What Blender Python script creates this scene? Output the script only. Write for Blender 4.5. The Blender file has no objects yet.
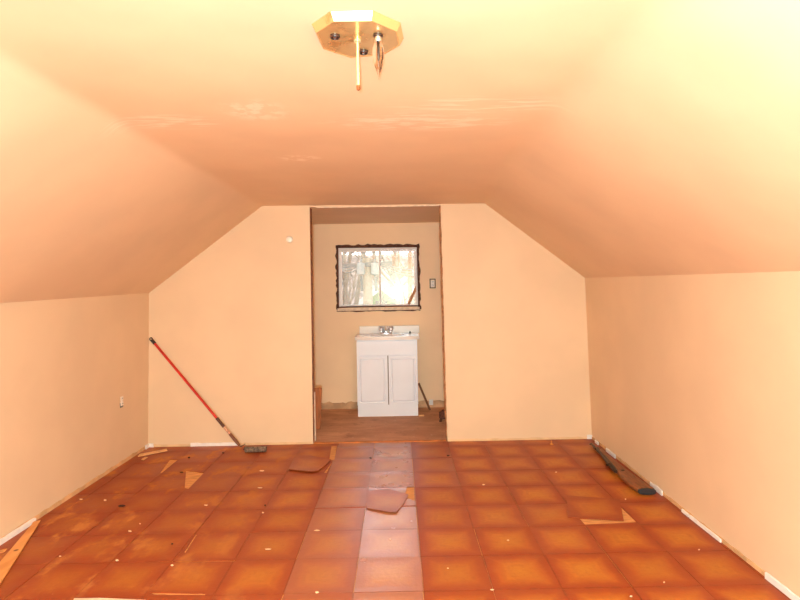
import bpy, bmesh, math, random
from mathutils import Vector, Matrix, noise
random.seed(7)
SC = bpy.context.scene
COL = SC.collection
PI = math.pi

# ------------------------------------------------------------------ camera
F, CAMH, ROLL, YAW, SY = 546.72, 1.3387, -0.0175, -0.0045, -14.9
r0 = Vector((math.cos(YAW), math.sin(YAW), 0)); f0 = Vector((-math.sin(YAW), math.cos(YAW), 0)); u0 = Vector((0, 0, 1))
RIGHT = math.cos(ROLL)*r0 + math.sin(ROLL)*u0
UP = -math.sin(ROLL)*r0 + math.cos(ROLL)*u0
CAM = Vector((0, 0, CAMH))
cd = bpy.data.cameras.new('camera'); cam = bpy.data.objects.new('camera', cd); COL.objects.link(cam)
m = Matrix.Identity(4)
for i in range(3):
    m[i][0] = RIGHT[i]; m[i][1] = UP[i]; m[i][2] = -f0[i]; m[i][3] = CAM[i]
cam.matrix_world = m
cd.sensor_width = 36; cd.lens = F/800*36; cd.shift_y = SY/800; cd.clip_start = .02; cd.clip_end = 300
SC.camera = cam

def at(x, y, Y=None, Z=None, X=None):
    """point of the place seen at a photograph position, on the plane Y=, Z= or X="""
    d = f0 + RIGHT*((x-400)/F) + UP*((300+SY-y)/F)
    if Y is not None: t = Y/d.y
    elif Z is not None: t = (Z-CAMH)/d.z
    else: t = X/d.x
    return CAM + d*t

# ------------------------------------------------------------------ helpers
def lin(c):
    def g(v):
        v /= 255.
        return v/12.92 if v <= .04045 else ((v+.055)/1.055)**2.4
    return (g(c[0]), g(c[1]), g(c[2]), 1)

class NT:
    def __init__(s, name):
        s.m = bpy.data.materials.new(name); s.m.use_nodes = True
        s.t = s.m.node_tree; s.n = s.t.nodes; s.l = s.t.links
        s.b = s.n['Principled BSDF']
    def add(s, typ, **k):
        n = s.n.new(typ)
        for a, v in k.items(): setattr(n, a, v)
        return n
    def link(s, a, b): s.l.new(a, b)
    def math(s, op, a, b=None, clamp=False):
        n = s.add('ShaderNodeMath', operation=op, use_clamp=clamp)
        for i, v in enumerate((a, b)):
            if v is None: continue
            if isinstance(v, (int, float)): n.inputs[i].default_value = v
            else: s.link(v, n.inputs[i])
        return n.outputs[0]
    def mix(s, fac, a, b):
        n = s.add('ShaderNodeMix', data_type='RGBA')
        for i, v in ((0, fac), (6, a), (7, b)):
            if isinstance(v, (int, float, tuple)): n.inputs[i].default_value = v
            else: s.link(v, n.inputs[i])
        return n.outputs[2]
    def noise(s, scale, detail=3, vec=None, rough=.5):
        n = s.add('ShaderNodeTexNoise'); n.inputs['Scale'].default_value = scale
        n.inputs['Detail'].default_value = detail; n.inputs['Roughness'].default_value = rough
        if vec is None: vec = s.pos()
        s.link(vec, n.inputs['Vector']); return n.outputs['Fac']
    def pos(s, scale=None):
        tc = s.add('ShaderNodeTexCoord')
        if scale is None: return tc.outputs['Object']
        mp = s.add('ShaderNodeMapping'); mp.inputs['Scale'].default_value = scale
        s.link(tc.outputs['Object'], mp.inputs['Vector']); return mp.outputs[0]
    def ramp(s, fac, stops, interp='LINEAR'):
        n = s.add('ShaderNodeValToRGB'); n.color_ramp.interpolation = interp
        e = n.color_ramp.elements
        while len(e) < len(stops): e.new(.5)
        for el, (p, c) in zip(e, stops): el.position = p; el.color = c
        s.link(fac, n.inputs[0]); return n.outputs[0]
    def step(s, v, lo, hi):
        n = s.add('ShaderNodeMapRange', interpolation_type='SMOOTHSTEP')
        s.link(v, n.inputs[0]); n.inputs[1].default_value = lo; n.inputs[2].default_value = hi
        return n.outputs[0]
    def bump(s, h, strength, dist):
        n = s.add('ShaderNodeBump'); n.inputs['Strength'].default_value = strength; n.inputs['Distance'].default_value = dist
        s.link(h, n.inputs['Height']); s.link(n.outputs[0], s.b.inputs['Normal'])

def mat(name, col, rough=.6, metal=0, var=.12, scale=12, spec=.5, bump=0, stretch=None):
    t = NT(name)
    c = lin(col)
    d = tuple(v*(1-var) for v in c[:3])+(1,); h = tuple(min(1, v*(1+var)) for v in c[:3])+(1,)
    nz = t.noise(scale, 4, t.pos(stretch) if stretch else None)
    t.link(t.mix(t.step(nz, .3, .7), d, h), t.b.inputs['Base Color'])
    t.b.inputs['Roughness'].default_value = rough; t.b.inputs['Metallic'].default_value = metal
    t.b.inputs['Specular IOR Level'].default_value = spec
    if bump: t.bump(nz, bump, .004)
    return t.m

WALL = (229, 198, 162)
def paint(name, col=WALL, scuffs=(), bumpd=.0018, rough=.55, spec=.3):
    t = NT(name); base = lin(col)
    n1 = t.step(t.noise(2.3, 3), .3, .7)
    c = t.mix(n1, tuple(v*.965 for v in base[:3])+(1,), tuple(min(1, v*1.03) for v in base[:3])+(1,))
    pale = lin((250, 228, 204))
    for (p, rad, st) in scuffs:           # joint-compound smears: a place, its reach, the stretch of the strokes
        nz = t.step(t.noise(5, 5, t.pos(st), .65), .46, .58)
        sub = t.add('ShaderNodeVectorMath', operation='SUBTRACT'); t.link(t.pos(), sub.inputs[0]); sub.inputs[1].default_value = p
        dv = t.add('ShaderNodeVectorMath', operation='DIVIDE'); t.link(sub.outputs[0], dv.inputs[0]); dv.inputs[1].default_value = rad
        ln = t.add('ShaderNodeVectorMath', operation='LENGTH'); t.link(dv.outputs[0], ln.inputs[0])
        fall = t.math('SUBTRACT', 1, t.step(ln.outputs['Value'], .35, 1))
        c = t.mix(t.math('MULTIPLY', t.math('MULTIPLY', nz, fall), .6), c, pale)
    t.link(c, t.b.inputs['Base Color'])
    t.b.inputs['Roughness'].default_value = rough; t.b.inputs['Specular IOR Level'].default_value = spec
    h = t.math('ADD', t.noise(3.2, 2), t.math('MULTIPLY', t.noise(28, 4), .12))
    t.bump(h, .55, bumpd*4)
    return t.m

def finish(name, bm, m, parent=None, smooth=False, bevel=0, normals=True):
    if normals: bmesh.ops.recalc_face_normals(bm, faces=bm.faces)
    me = bpy.data.meshes.new(name); bm.to_mesh(me); bm.free()
    for x in (m if isinstance(m, (list, tuple)) else [m]): me.materials.append(x)
    o = bpy.data.objects.new(name, me); COL.objects.link(o)
    if parent: o.parent = parent; o.matrix_parent_inverse = Matrix.Identity(4)
    if smooth:
        for p in me.polygons: p.use_smooth = True
        if smooth == 'auto':
            md = o.modifiers.new('w', 'EDGE_SPLIT'); md.split_angle = math.radians(38)
    if bevel:
        md = o.modifiers.new('b', 'BEVEL'); md.width = bevel; md.segments = 2; md.limit_method = 'ANGLE'; md.angle_limit = math.radians(40)
    return o
def thing(name, label, cat, loc, group=None):
    o = bpy.data.objects.new(name, None); COL.objects.link(o); o.location = loc; o.empty_display_size = .05
    o['label'] = label; o['category'] = cat
    if group: o['group'] = group
    bpy.context.view_layer.update()
    return o
def tag(o, label, cat, group=None):
    o['label'] = label; o['category'] = cat
    if group: o['group'] = group
    return o
def struct(o): o['kind'] = 'structure'; return o

def box(bm, lo, hi, mi=0):
    r = bmesh.ops.create_cube(bm, size=1)
    lo, hi = Vector(lo), Vector(hi)
    for v in r['verts']: v.co = Vector(((lo.x+hi.x)/2+v.co.x*(hi.x-lo.x), (lo.y+hi.y)/2+v.co.y*(hi.y-lo.y), (lo.z+hi.z)/2+v.co.z*(hi.z-lo.z)))
    for f in {f for v in r['verts'] for f in v.link_faces}: f.material_index = mi
    return r['verts']
def prism(bm, pts, off, mi=0):
    """closed solid: polygon pts (3-D) swept by the vector off"""
    a = [bm.verts.new(p) for p in pts]; b = [bm.verts.new(Vector(p)+Vector(off)) for p in pts]
    n = len(a); fs = [bm.faces.new(a), bm.faces.new(b[::-1])]
    for i in range(n): fs.append(bm.faces.new((a[i], b[i], b[(i+1) % n], a[(i+1) % n])))
    for f in fs: f.material_index = mi
    return fs
def tube(bm, pts, rad, seg=12, cap=True):
    pts = [Vector(p) for p in pts]; rings = []
    rad = rad if isinstance(rad, (list, tuple)) else [rad]*len(pts)
    ref = None
    for i, p in enumerate(pts):
        d = (pts[min(i+1, len(pts)-1)]-pts[max(i-1, 0)]).normalized()
        if ref is None: ref = d.orthogonal().normalized()
        ref = (ref-d*ref.dot(d)).normalized(); s = d.cross(ref)
        rings.append([bm.verts.new(p+(ref*math.cos(2*PI*k/seg)+s*math.sin(2*PI*k/seg))*rad[i]) for k in range(seg)])
    for a, b in zip(rings, rings[1:]):
        for k in range(seg): bm.faces.new((a[k], a[(k+1) % seg], b[(k+1) % seg], b[k]))
    if cap: bm.faces.new(rings[0][::-1]); bm.faces.new(rings[-1])
def lathe(bm, prof, c, seg=24, axis=Vector((0, 0, 1))):
    """profile of (radius, height) about axis at c"""
    c = Vector(c); axis = axis.normalized(); e = axis.orthogonal().normalized(); s = axis.cross(e); rings = []
    for r, h in prof:
        rings.append([bm.verts.new(c+axis*h+(e*math.cos(2*PI*k/seg)+s*math.sin(2*PI*k/seg))*max(r, 1e-5)) for k in range(seg)])
    for a, b in zip(rings, rings[1:]):
        for k in range(seg): bm.faces.new((a[k], a[(k+1) % seg], b[(k+1) % seg], b[k]))
    bm.faces.new(rings[0][::-1]); bm.faces.new(rings[-1])

# ------------------------------------------------------------------ measures of the room
YB, YA, YR = 4.66, 5.97, -1.1        # end wall, alcove's rear wall, wall behind the camera
XL, XR, ZC = -2.14, 1.627, 2.03
TH = .12

# ------------------------------------------------------------------ materials
P = lambda x, y, Z=ZC: tuple(at(x, y, Z=Z))
m_wall = paint('orange_paint')
m_ceil = paint('orange_paint_ceiling', (229, 197, 161), [
    (P(165, 122), (.30, .13, .5), (1.2, 9, 1)), (P(255, 110), (.16, .16, .5), (3, 4, 1)),
    (P(480, 103), (.42, .12, .5), (.8, 8, 1)), (P(300, 158), (.15, .1, .5), (3, 4, 1)), (P(420, 120), (.5, .16, .5), (1.2, 5, 1))], .0016)
m_alc = paint('orange_paint_alcove_brightened', (252, 216, 174), bumpd=.0015)  # paler copy of the wall paint, extra brightness put into its colour
m_edge = mat('raw_drywall_edge', (158, 106, 68), .9, var=.35, scale=40)
m_pale = mat('pale_gypsum', (232, 208, 180), .9, var=.12, scale=30, bump=.4)
m_white = mat('white_primer', (240, 232, 224), .6, var=.05, scale=30)
m_scrap = mat('bare_wood_scrap', (226, 176, 120), .75, var=.15, scale=30)
m_sub = mat('bare_underlay', (214, 150, 88), .85, var=.2, scale=14, stretch=(1, 6, 1))
m_darkwood = mat('rough_dark_wood', (92, 54, 36), .85, var=.5, scale=50, bump=.5)

def tile_mat(name):
    t = NT(name)
    uv = t.add('ShaderNodeUVMap', uv_map='tile'); sx = t.add('ShaderNodeSeparateXYZ'); t.link(uv.outputs[0], sx.inputs[0])
    rid = t.add('ShaderNodeUVMap', uv_map='tone'); rx = t.add('ShaderNodeSeparateXYZ'); t.link(rid.outputs[0], rx.inputs[0])
    a = t.math('ABSOLUTE', t.math('SUBTRACT', sx.outputs[0], .5)); b = t.math('ABSOLUTE', t.math('SUBTRACT', sx.outputs[1], .5))
    d = t.math('MULTIPLY', t.math('MAXIMUM', a, b), 2)
    d = t.math('ADD', d, t.math('MULTIPLY', t.math('SUBTRACT', t.noise(10, 6, None, .62), .5), .42))
    # faint concentric print like burl panels
    rings = t.math('MULTIPLY', t.math('SINE', t.math('MULTIPLY', d, 26)), .5)
    rings = t.math('MULTIPLY', rings, t.step(t.noise(9, 2), .4, .7))
    c = t.ramp(d, [(0, lin((198, 126, 40))), (.42, lin((190, 110, 36))), (.66, lin((176, 88, 30))), (.80, lin((160, 68, 26))), (.97, lin((152, 60, 25))), (1, lin((138, 54, 26)))])
    c = t.mix(t.math('MULTIPLY', t.math('ADD', rings, .5), .3), c, lin((150, 76, 30)))
    c = t.mix(t.math('MULTIPLY', t.step(t.noise(38, 5, t.pos((1, 1, 1)), .7), .45, .75), .35), c, lin((146, 72, 30)))
    # per-tile tone
    c = t.mix(t.math('MULTIPLY', rx.outputs[0], .35), c, lin((152, 74, 36)))
    # worn scuffs, mostly near the left wall
    sp = t.add('ShaderNodeSeparateXYZ'); t.link(t.pos(), sp.inputs[0])
    left = t.math('SUBTRACT', 1, t.step(sp.outputs[0], -1.7, -.2))
    c = t.mix(t.math('MULTIPLY', left, .6), c, lin((150, 62, 24)))
    wear = t.math('MULTIPLY', t.step(t.noise(3.6, 6, t.pos((1.6, 1, 1)), .62), .51, .66), t.math('ADD', left, .05))
    c = t.mix(t.math('MULTIPLY', wear, .65), c, lin((208, 138, 72)))
    dust = t.math('MULTIPLY', t.step(t.noise(11, 8, None, .75), .62, .74), t.math('ADD', t.math('MULTIPLY', left, .5), .12))
    c = t.mix(dust, c, lin((220, 170, 120)))
    # window glare painted as a pale tint into the glossier tiles' colour
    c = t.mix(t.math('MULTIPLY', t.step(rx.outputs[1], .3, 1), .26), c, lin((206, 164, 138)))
    t.link(c, t.b.inputs['Base Color'])
    gl = rx.outputs[1]
    rg = t.math('ADD', t.math('MULTIPLY', t.noise(7, 3), .16), .36)
    rg = t.math('SUBTRACT', rg, t.math('MULTIPLY', gl, .2))
    t.link(t.math('ADD', rg, t.math('MULTIPLY', wear, .25)), t.b.inputs['Roughness'])
    t.link(t.math('ADD', .28, t.math('MULTIPLY', gl, 1.0)), t.b.inputs['Specular IOR Level'])
    t.bump(t.noise(60, 3), .25, .003)
    return t.m
m_tile = tile_mat('printed_vinyl_tile')
m_tileback = mat('tile_underside', (120, 74, 50), .8)

# ------------------------------------------------------------------ walls
def wallpts(px, Y): return [at(x, y, Y=Y) for x, y in px]
def wall_poly(name, pts, off, m):
    bm = bmesh.new(); prism(bm, pts, off); return struct(finish(name, bm, m))
def flat0(ps, n=(0,)):
    for i in n: ps[i].z = 0
    return ps
lp = flat0(wallpts([(146, 445.5), (149, 293), (262, 206), (309.6, 205.5), (313.2, 446)], YB), (0, 4))
rp = flat0(wallpts([(447, 442), (440.2, 203.5), (485, 203.5), (585, 278), (592, 440)], YB), (0, 4))
lp[0].x = XL-.005
for nm, ps, side in (('wall_back_left', lp, 1), ('wall_back_right', rp, -1)):
    bm = bmesh.new()
    up = .03
    q = [p.copy() for p in ps]
    prism(bm, q, (0, TH, 0))
    # the cut edge towards the alcove is raw board
    for f in bm.faces:
        cx = f.calc_center_median()
        f.normal_update()
        if abs(f.normal.x) > .9 and ((side == 1 and cx.x > ps[3].x-.03) or (side == -1 and cx.x < ps[0].x+.06 and cx.x < ps[1].x+.06)):
            f.material_index = 1
    struct(finish(nm, bm, [m_wall, m_edge]))
OL, OR = (lp[3].x+lp[4].x)/2, (rp[0].x+rp[1].x)/2

tl, tr = lp[1], rp[3]
q_ = at(0, 303, X=XL); ZKL = tl.z+(q_.z-tl.z)*(YB-YR)/(YB-q_.y)
zl, zr = tl.z, tr.z
bm = bmesh.new()
prism(bm, [(XL-.005, YB, 0), (tl.x, YB, tl.z), (XL+.0, YR, ZKL), (XL, YR, 0)], (-TH, 0, 0))
struct(finish('wall_left', bm, m_wall))
bm = bmesh.new()
xr0 = rp[4].x
prism(bm, [(xr0, YB, 0), (tr.x, YB, tr.z), (XR, YR, 1.36), (XR, YR, 0)], (TH, 0, 0))
struct(finish('wall_right', bm, m_wall))
bm = bmesh.new()
prism(bm, [(XL, YR, 0), (XL, YR, ZKL), (-1.13, YR, ZC), (.74, YR, ZC), (XR, YR, 1.36), (XR, YR, 0)], (0, -TH, 0))
struct(finish('wall_rear', bm, m_wall))

# ceiling: flat middle and two slopes, lofted along the room
def lerp(a, b, t): return a+(b-a)*t
def pl(t, ks):
    for (a, va), (b, vb) in zip(ks, ks[1:]):
        if t <= b: 
            s = max(0, (t-a)/(b-a)); return lerp(va, vb, s)
    return ks[-1][1]
bm = bmesh.new(); rows = []
NS = 60
for j in range(NS+1):
    y = lerp(YR, YB+.005, j/NS)
    t = (y-YR)/(YB-YR)
    A = Vector((lerp(XL, tl.x, t), y, lerp(ZKL, tl.z, t)))
    D = Vector((lerp(XR, tr.x, t), y, lerp(1.36, tr.z, t)))
    zb = (lp[2].z+lp[3].z)/2; zb2 = (rp[1].z+rp[2].z)/2
    B = Vector((lerp(-1.131, lp[2].x, max(0, (t-.5)*2)), y, lerp(ZC, lp[2].z, t)))
    Cx = pl(y, [(-2, .72), (.9, .70), (1.3, .68), (2.1, .645), (3.3, .69), (4.67, rp[2].x)])
    C_ = Vector((Cx, y, lerp(ZC, rp[2].z, t)))
    def soft(p, q, r, rad, n):
        u = (p-q).normalized(); w = (r-q).normalized()
        a, c = q+u*rad, q+w*rad
        return [a*(1-s)**2+q*2*s*(1-s)+c*s*s for s in [k/n for k in range(n+1)]]
    edge = max(0, min(1, (YB-y)/.5))
    pr = []
    b1 = soft(A, B, C_, .02+.02*edge, 4); c1 = soft(B, C_, D, .015+.05*edge, 8)
    def seg(p, q, n): return [p.lerp(q, k/n) for k in range(n)]
    pr = seg(A, b1[0], 16)+b1[:-1]+seg(b1[-1], c1[0], 22)+c1[:-1]+seg(c1[-1], D, 16)+[D]
    row = []
    for k, p in enumerate(pr):
        e = min(1, k/3, (len(pr)-1-k)/3)*edge
        dz = .010*noise.noise(Vector((p.x*1.5, p.y*1.5, 3)))+.004*noise.noise(Vector((p.x*5, p.y*4, 9)))
        row.append(bm.verts.new(p+Vector((0, 0, dz*e))))
    rows.append(row)
for a, b in zip(rows, rows[1:]):
    for k in range(len(a)-1): bm.faces.new((a[k], b[k], b[k+1], a[k+1]))
bmesh.ops.recalc_face_normals(bm, faces=bm.faces)
o = struct(finish('ceiling', bm, m_ceil, smooth=True, normals=False))
md = o.modifiers.new('thick', 'SOLIDIFY'); md.thickness = .05; md.use_rim = False
for p in o.data.polygons:
    if p.normal.z > 0: o.data.flip_normals(); break
md.offset = -1

# alcove: rear wall with the window opening, sides, ceiling
AX0, AX1 = -1.25, .95
w0 = at(337.5, 247.5, Y=YA); w1 = at(418.5, 306.5, Y=YA)
WX0, WX1, WZ0, WZ1 = w0.x, w1.x, w1.z, w0.z
bm = bmesh.new()
ZT = ZC+.02
for lo, hi in (((AX0, YA, 0), (WX0, YA+TH, ZT)), ((WX1, YA, 0), (AX1, YA+TH, ZT)), ((WX0, YA, 0), (WX1, YA+TH, WZ0)), ((WX0, YA, WZ1), (WX1, YA+TH, ZT))):
    box(bm, lo, hi)
bmesh.ops.remove_doubles(bm, verts=bm.verts, dist=1e-5)
struct(finish('wall_alcove_back', bm, m_alc))
bm = bmesh.new(); box(bm, (AX0-TH, YB+TH, 0), (AX0, YA+TH, ZT)); struct(finish('wall_alcove_left', bm, m_alc))
bm = bmesh.new(); box(bm, (AX1, YB+TH, 0), (AX1+TH, YA+TH, ZT)); struct(finish('wall_alcove_right', bm, m_alc))
zal = at(375, 206, Y=YB).z
bm = bmesh.new(); box(bm, (AX0-TH, YB+.005, zal), (AX1+TH, YA+TH, zal+.05)); struct(finish('ceiling_alcove', bm, m_ceil))

# pale corner bead across the head of the alcove opening, and the bits of bead down its left edge
bm = bmesh.new(); box(bm, (OL+.06, YB-.006, zal-.009), (OR-.02, YB+.02, zal-.001)); struct(finish('trim_1', bm, m_pale))
bm = bmesh.new()
a = at(315.2, 440, Y=YB+TH)
prism(bm, [(OL-.004, YB+.09, .0), (OL+.006, YB+.09, .0), (OL+.004, YB+.09, .42), (OL-.006, YB+.09, .42)], (0, .03, 0)); struct(finish('trim_2', bm, m_pale))
# torn paper edge down the right side of the opening
bm = bmesh.new(); rg = random.Random(3); n = 46; L = []; R = []
for k in range(n+1):
    z = lerp(0.0, zal-.012, k/n); xx = lerp(rp[0].x, rp[1].x, k/n)
    L.append((xx-.004-rg.random()*.010, YB-.003, z)); R.append((xx+.002+rg.random()*.004, YB-.003, z))
vs = [(bm.verts.new(a), bm.verts.new(b)) for a, b in zip(L, R)]
for a, b in zip(vs, vs[1:]): bm.faces.new((a[0], a[1], b[1], b[0]))
r = bmesh.ops.extrude_face_region(bm, geom=bm.faces[:]); bmesh.ops.translate(bm, verts=[v for v in r['geom'] if isinstance(v, bmesh.types.BMVert)], vec=(0, .012, 0))
struct(finish('trim_3', bm, m_edge))

# ------------------------------------------------------------------ floor
bm = bmesh.new(); box(bm, (XL-TH, YR-TH, -.06), (XR+TH+.03, YB+.02, -.0035)); struct(finish('subfloor', bm, m_sub))
m_ply = NT('dusty_plywood')
c = m_ply.mix(m_ply.step(m_ply.noise(2.2, 6, m_ply.pos((1, 2.5, 1)), .65), .35, .7), lin((182, 128, 92)), lin((214, 158, 118)))
c = m_ply.mix(m_ply.math('MULTIPLY', m_ply.step(m_ply.noise(13, 7, None, .7), .58, .72), .7), c, lin((228, 190, 160)))
c = m_ply.mix(m_ply.math('MULTIPLY', m_ply.step(m_ply.noise(5, 7, None, .7), .56, .7), .6), c, lin((128, 72, 44)))
m_ply.link(c, m_ply.b.inputs['Base Color']); m_ply.b.inputs['Roughness'].default_value = .7; m_ply.bump(m_ply.noise(30, 5), .4, .006); m_ply = m_ply.m
bm = bmesh.new(); box(bm, (AX0-TH, YB+.02, -.06), (AX1+TH, YA+TH, 0)); struct(finish('floor_alcove', bm, m_ply))

T = .3048; CX, RY = .0888, 4.2161       # column line 0 and row line 0 of the tile grid
def floorpx(ps): return [Vector(at(x, y, Z=0)[:2]) for x, y in ps]
holes = [
    [(579, 518.2), (585, 524.6), (636, 522.3), (624, 520.4)], [(621.3, 507), (623, 521.5), (637, 522.3)],
    [(388, 490.5), (389, 487.8), (414, 487), (415.3, 508), (400, 510), (404, 497)],
    [(331.5, 446), (337, 446), (334.5, 460), (329, 460)], [(331, 463), (334, 459), (326.5, 473), (317, 471.5)],
    [(170, 459.2), (178, 459.6), (161.5, 473.2), (160, 472.8)], [(186, 470.5), (204, 472.8), (188.5, 488.8), (184.5, 488)],
    [(150, 592.4), (205, 593.4), (205, 595), (154, 594.6)], [(160, 561.6), (236, 560.2), (236, 561.2), (160, 562.4)],
    [(184, 552), (196, 534), (197, 534.6), (185.3, 553)], [(-30, 556), (8, 547.5), (5, 552), (-30, 561)],
]
holes = [floorpx(h) for h in holes]
def convex_ccw(h):
    a = sum(h[i].x*h[(i+1) % len(h)].y-h[(i+1) % len(h)].x*h[i].y for i in range(len(h)))
    return h if a > 0 else h[::-1]
holes = [convex_ccw(h) for h in holes]
def clip(poly, a, b, keep_left):
    out = []; n = len(poly); d = b-a
    def side(p): s = d.x*(p.y-a.y)-d.y*(p.x-a.x); return s if keep_left else -s
    for i in range(n):
        p, q = poly[i], poly[(i+1) % n]; sp, sq = side(p), side(q)
        if sp >= 0: out.append(p)
        if (sp > 0 and sq < 0) or (sp < 0 and sq > 0): out.append(p.lerp(q, sp/(sp-sq)))
    return out
def area(p): return abs(sum(p[i].x*p[(i+1) % len(p)].y-p[(i+1) % len(p)].x*p[i].y for i in range(len(p))))/2 if len(p) > 2 else 0
def subtract(polys, h):
    out = []
    hx0, hx1 = min(p.x for p in h), max(p.x for p in h); hy0, hy1 = min(p.y for p in h), max(p.y for p in h)
    for poly in polys:
        if max(p.x for p in poly) < hx0 or min(p.x for p in poly) > hx1 or max(p.y for p in poly) < hy0 or min(p.y for p in poly) > hy1:
            out.append(poly); continue
        rest = poly
        for i in range(len(h)):
            a, b = h[i], h[(i+1) % len(h)]
            o_ = clip(rest, a, b, False)
            if area(o_) > 1e-7: out.append(o_)
            rest = clip(rest, a, b, True)
            if area(rest) < 1e-7: break
    return out
missing = set()            # cell whose tile lies loose
bm = bmesh.new(); uvl = bm.loops.layers.uv.new('tile'); tnl = bm.loops.layers.uv.new('tone')
gapc = {(-6, 5): .002}
xl_ = XL; xr_ = XR+.03
for r in range(-2, 18):         # row r spans RY-r*T .. RY-(r-1)*T
    for c in range(-8, 6):
        rr = random.Random(r*101+c*7+5)
        if (c, r) in missing: continue
        y1 = RY-(r-1)*T; y0 = y1-T; x0 = CX+c*T; x1 = x0+T
        g = .0006+rr.random()*.0010
        jx, jy = rr.uniform(-.0012, .0012), rr.uniform(-.0012, .0012)
        X0, X1, Y0, Y1 = x0+g+jx, x1-g+jx, y0+g+jy, y1-g+jy
        X0c, X1c, Y1c = max(X0, xl_), min(X1, xr_), min(Y1, YB+.015)
        if X1c-X0c < .01 or Y1c-Y0 < .01: continue
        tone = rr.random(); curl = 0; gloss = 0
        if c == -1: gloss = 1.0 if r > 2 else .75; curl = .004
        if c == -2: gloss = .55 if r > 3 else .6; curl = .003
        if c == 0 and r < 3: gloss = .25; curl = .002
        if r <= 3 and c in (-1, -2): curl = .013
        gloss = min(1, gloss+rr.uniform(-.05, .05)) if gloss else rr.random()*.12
        tiltx, tilty = rr.uniform(-.0012, .0012), rr.uniform(-.0008, .0012)
        n = 8 if r < 8 else 2
        polys = []
        for i in range(n):
            for j in range(n):
                a0, a1 = lerp(X0c, X1c, i/n), lerp(X0c, X1c, (i+1)/n); b0, b1 = lerp(Y0, Y1c, j/n), lerp(Y0, Y1c, (j+1)/n)
                polys.append([Vector((a0, b0)), Vector((a1, b0)), Vector((a1, b1)), Vector((a0, b1))])
        for h in holes: polys = subtract(polys, h)
        vm = {}
        def hz(p):
            u = (p.x-X0)/(X1-X0)-.5; v = (p.y-Y0)/(Y1-Y0)-.5
            return .0002+max(-.0002, u*tiltx+v*tilty)+curl*(max(0, abs(v)*2-.45)**2.5*1.4)*(1-.5*abs(u)) + curl*.25*noise.noise(Vector((p.x*6, p.y*6, c)))
        news = []
        for poly in polys:
            vs = []
            for p in poly:
                k = (round(p.x, 5), round(p.y, 5))
                if k not in vm: vm[k] = bm.verts.new((p.x, p.y, hz(p)))
                if vm[k] not in vs: vs.append(vm[k])
            if len(vs) < 3: continue
            try: f = bm.faces.new(vs)
            except ValueError: continue
            news.append(f)
            for l in f.loops:
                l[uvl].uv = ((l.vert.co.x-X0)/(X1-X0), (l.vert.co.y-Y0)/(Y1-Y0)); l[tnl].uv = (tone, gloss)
        be = [e for f in news for e in f.edges if len(e.link_faces) == 1]
        ex = bmesh.ops.extrude_edge_only(bm, edges=list(set(be)))
        for v in ex['geom']:
            if isinstance(v, bmesh.types.BMVert): v.co.z -= .0035
        for f in ex['geom']:
            if isinstance(f, bmesh.types.BMFace):
                for l in f.loops: l[uvl].uv = (0, 0); l[tnl].uv = (1, 0)
o = struct(finish('floor', bm, m_tile, normals=False))

# rough strips at the foot of the walls, where the baseboard is gone
def foot_strip(name, a, b, n_out, h0, h1, m, seed, step=.03, th=.006):
    """a,b floor points; n_out direction off the wall; ragged top"""
    rg = random.Random(seed); a, b = Vector(a), Vector(b); N = max(2, int((b-a).length/step)); bm = bmesh.new(); vs = []
    for k in range(N+1):
        p = a.lerp(b, k/N); h = lerp(h0, h1, noise.noise(Vector((k*.35, seed, 0)))*.5+.5)*(.92+.16*rg.random())
        q = p+Vector(n_out)*th
        vs.append([bm.verts.new(v) for v in (p, q, q+Vector((0, 0, h*.92)), p+Vector((0, 0, h)))])
    for s, t in zip(vs, vs[1:]):
        for k in range(4): bm.faces.new((s[k], s[(k+1) % 4], t[(k+1) % 4], t[k]))
    bm.faces.new(vs[0][::-1]); bm.faces.new(vs[-1])
    return struct(finish(name, bm, m))
m_strip = mat('unpainted_wall_foot', (214, 168, 118), .9, var=.18, scale=9, bump=.3)
m_strip2 = mat('unpainted_plaster', (226, 190, 146), .9, var=.1, scale=9)
foot_strip('trim_4', (XL, .9, 0), (XL-.003, YB, 0), (1, 0, 0), .018, .034, m_strip, 2)
foot_strip('trim_5', (XL, YB, 0), (OL-.01, YB, 0), (0, -1, 0), .012, .022, m_strip2, 5)
foot_strip('trim_6', (OR+.02, YB, 0), (xr0, YB, 0), (0, -1, 0), .010, .022, m_strip2, 8)
foot_strip('trim_7', (XR+.003, .9, 0), (xr0, YB, 0), (-1, 0, 0), .012, .026, m_strip, 11)
# white pieces
def xat(px, py, X): 
    p = at(px, py, X=X); return p
foot_strip('baseboard_left', (XL+.007, .9, 0), (XL+.007, at(33, 523, X=XL).y, 0), (1, 0, 0), .024, .032, m_white, 21, th=.012)
a = at(196, 445, Y=YB); b = at(238, 445, Y=YB)
foot_strip('trim_8', (at(191, 445, Y=YB).x, YB-.006, 0), (b.x, YB-.006, 0), (0, -1, 0), .022, .034, m_white, 23, th=.006)
for k, (p0, p1, h, s) in enumerate([((767, 578), (830, 628), .036, 31), ((691, 520), (722, 543), .022, 32), ((683, 512), (690, 518), .02, 33), ((607, 449), (616, 457), .035, 34), ((596, 442), (599, 445), .03, 36)]):
    ya, yb = at(p0[0], p0[1], X=XR).y, at(p1[0], p1[1], X=XR).y
    foot_strip('trim_%d' % (9+k), (XR-.002, yb, 0), (XR-.002, ya, 0), (-1, 0, 0), h*.7, h, m_white, s, th=.008)
foot_strip('trim_14', (XR-.002, at(643, 488, X=XR).y-.28, 0), (XR-.002, at(643, 488, X=XR).y-.12, 0), (-1, 0, 0), .02, .05, m_white, 37, th=.006)
foot_strip('trim_15', (XL, YB-.07, 0), (XL, YB-.0, 0), (1, 0, 0), .025, .04, m_white, 38, th=.012)
foot_strip('trim_16', (XL, YB-.007, 0), (XL+.045, YB-.007, 0), (0, -1, 0), .025, .04, m_white, 39, th=.008)
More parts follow.
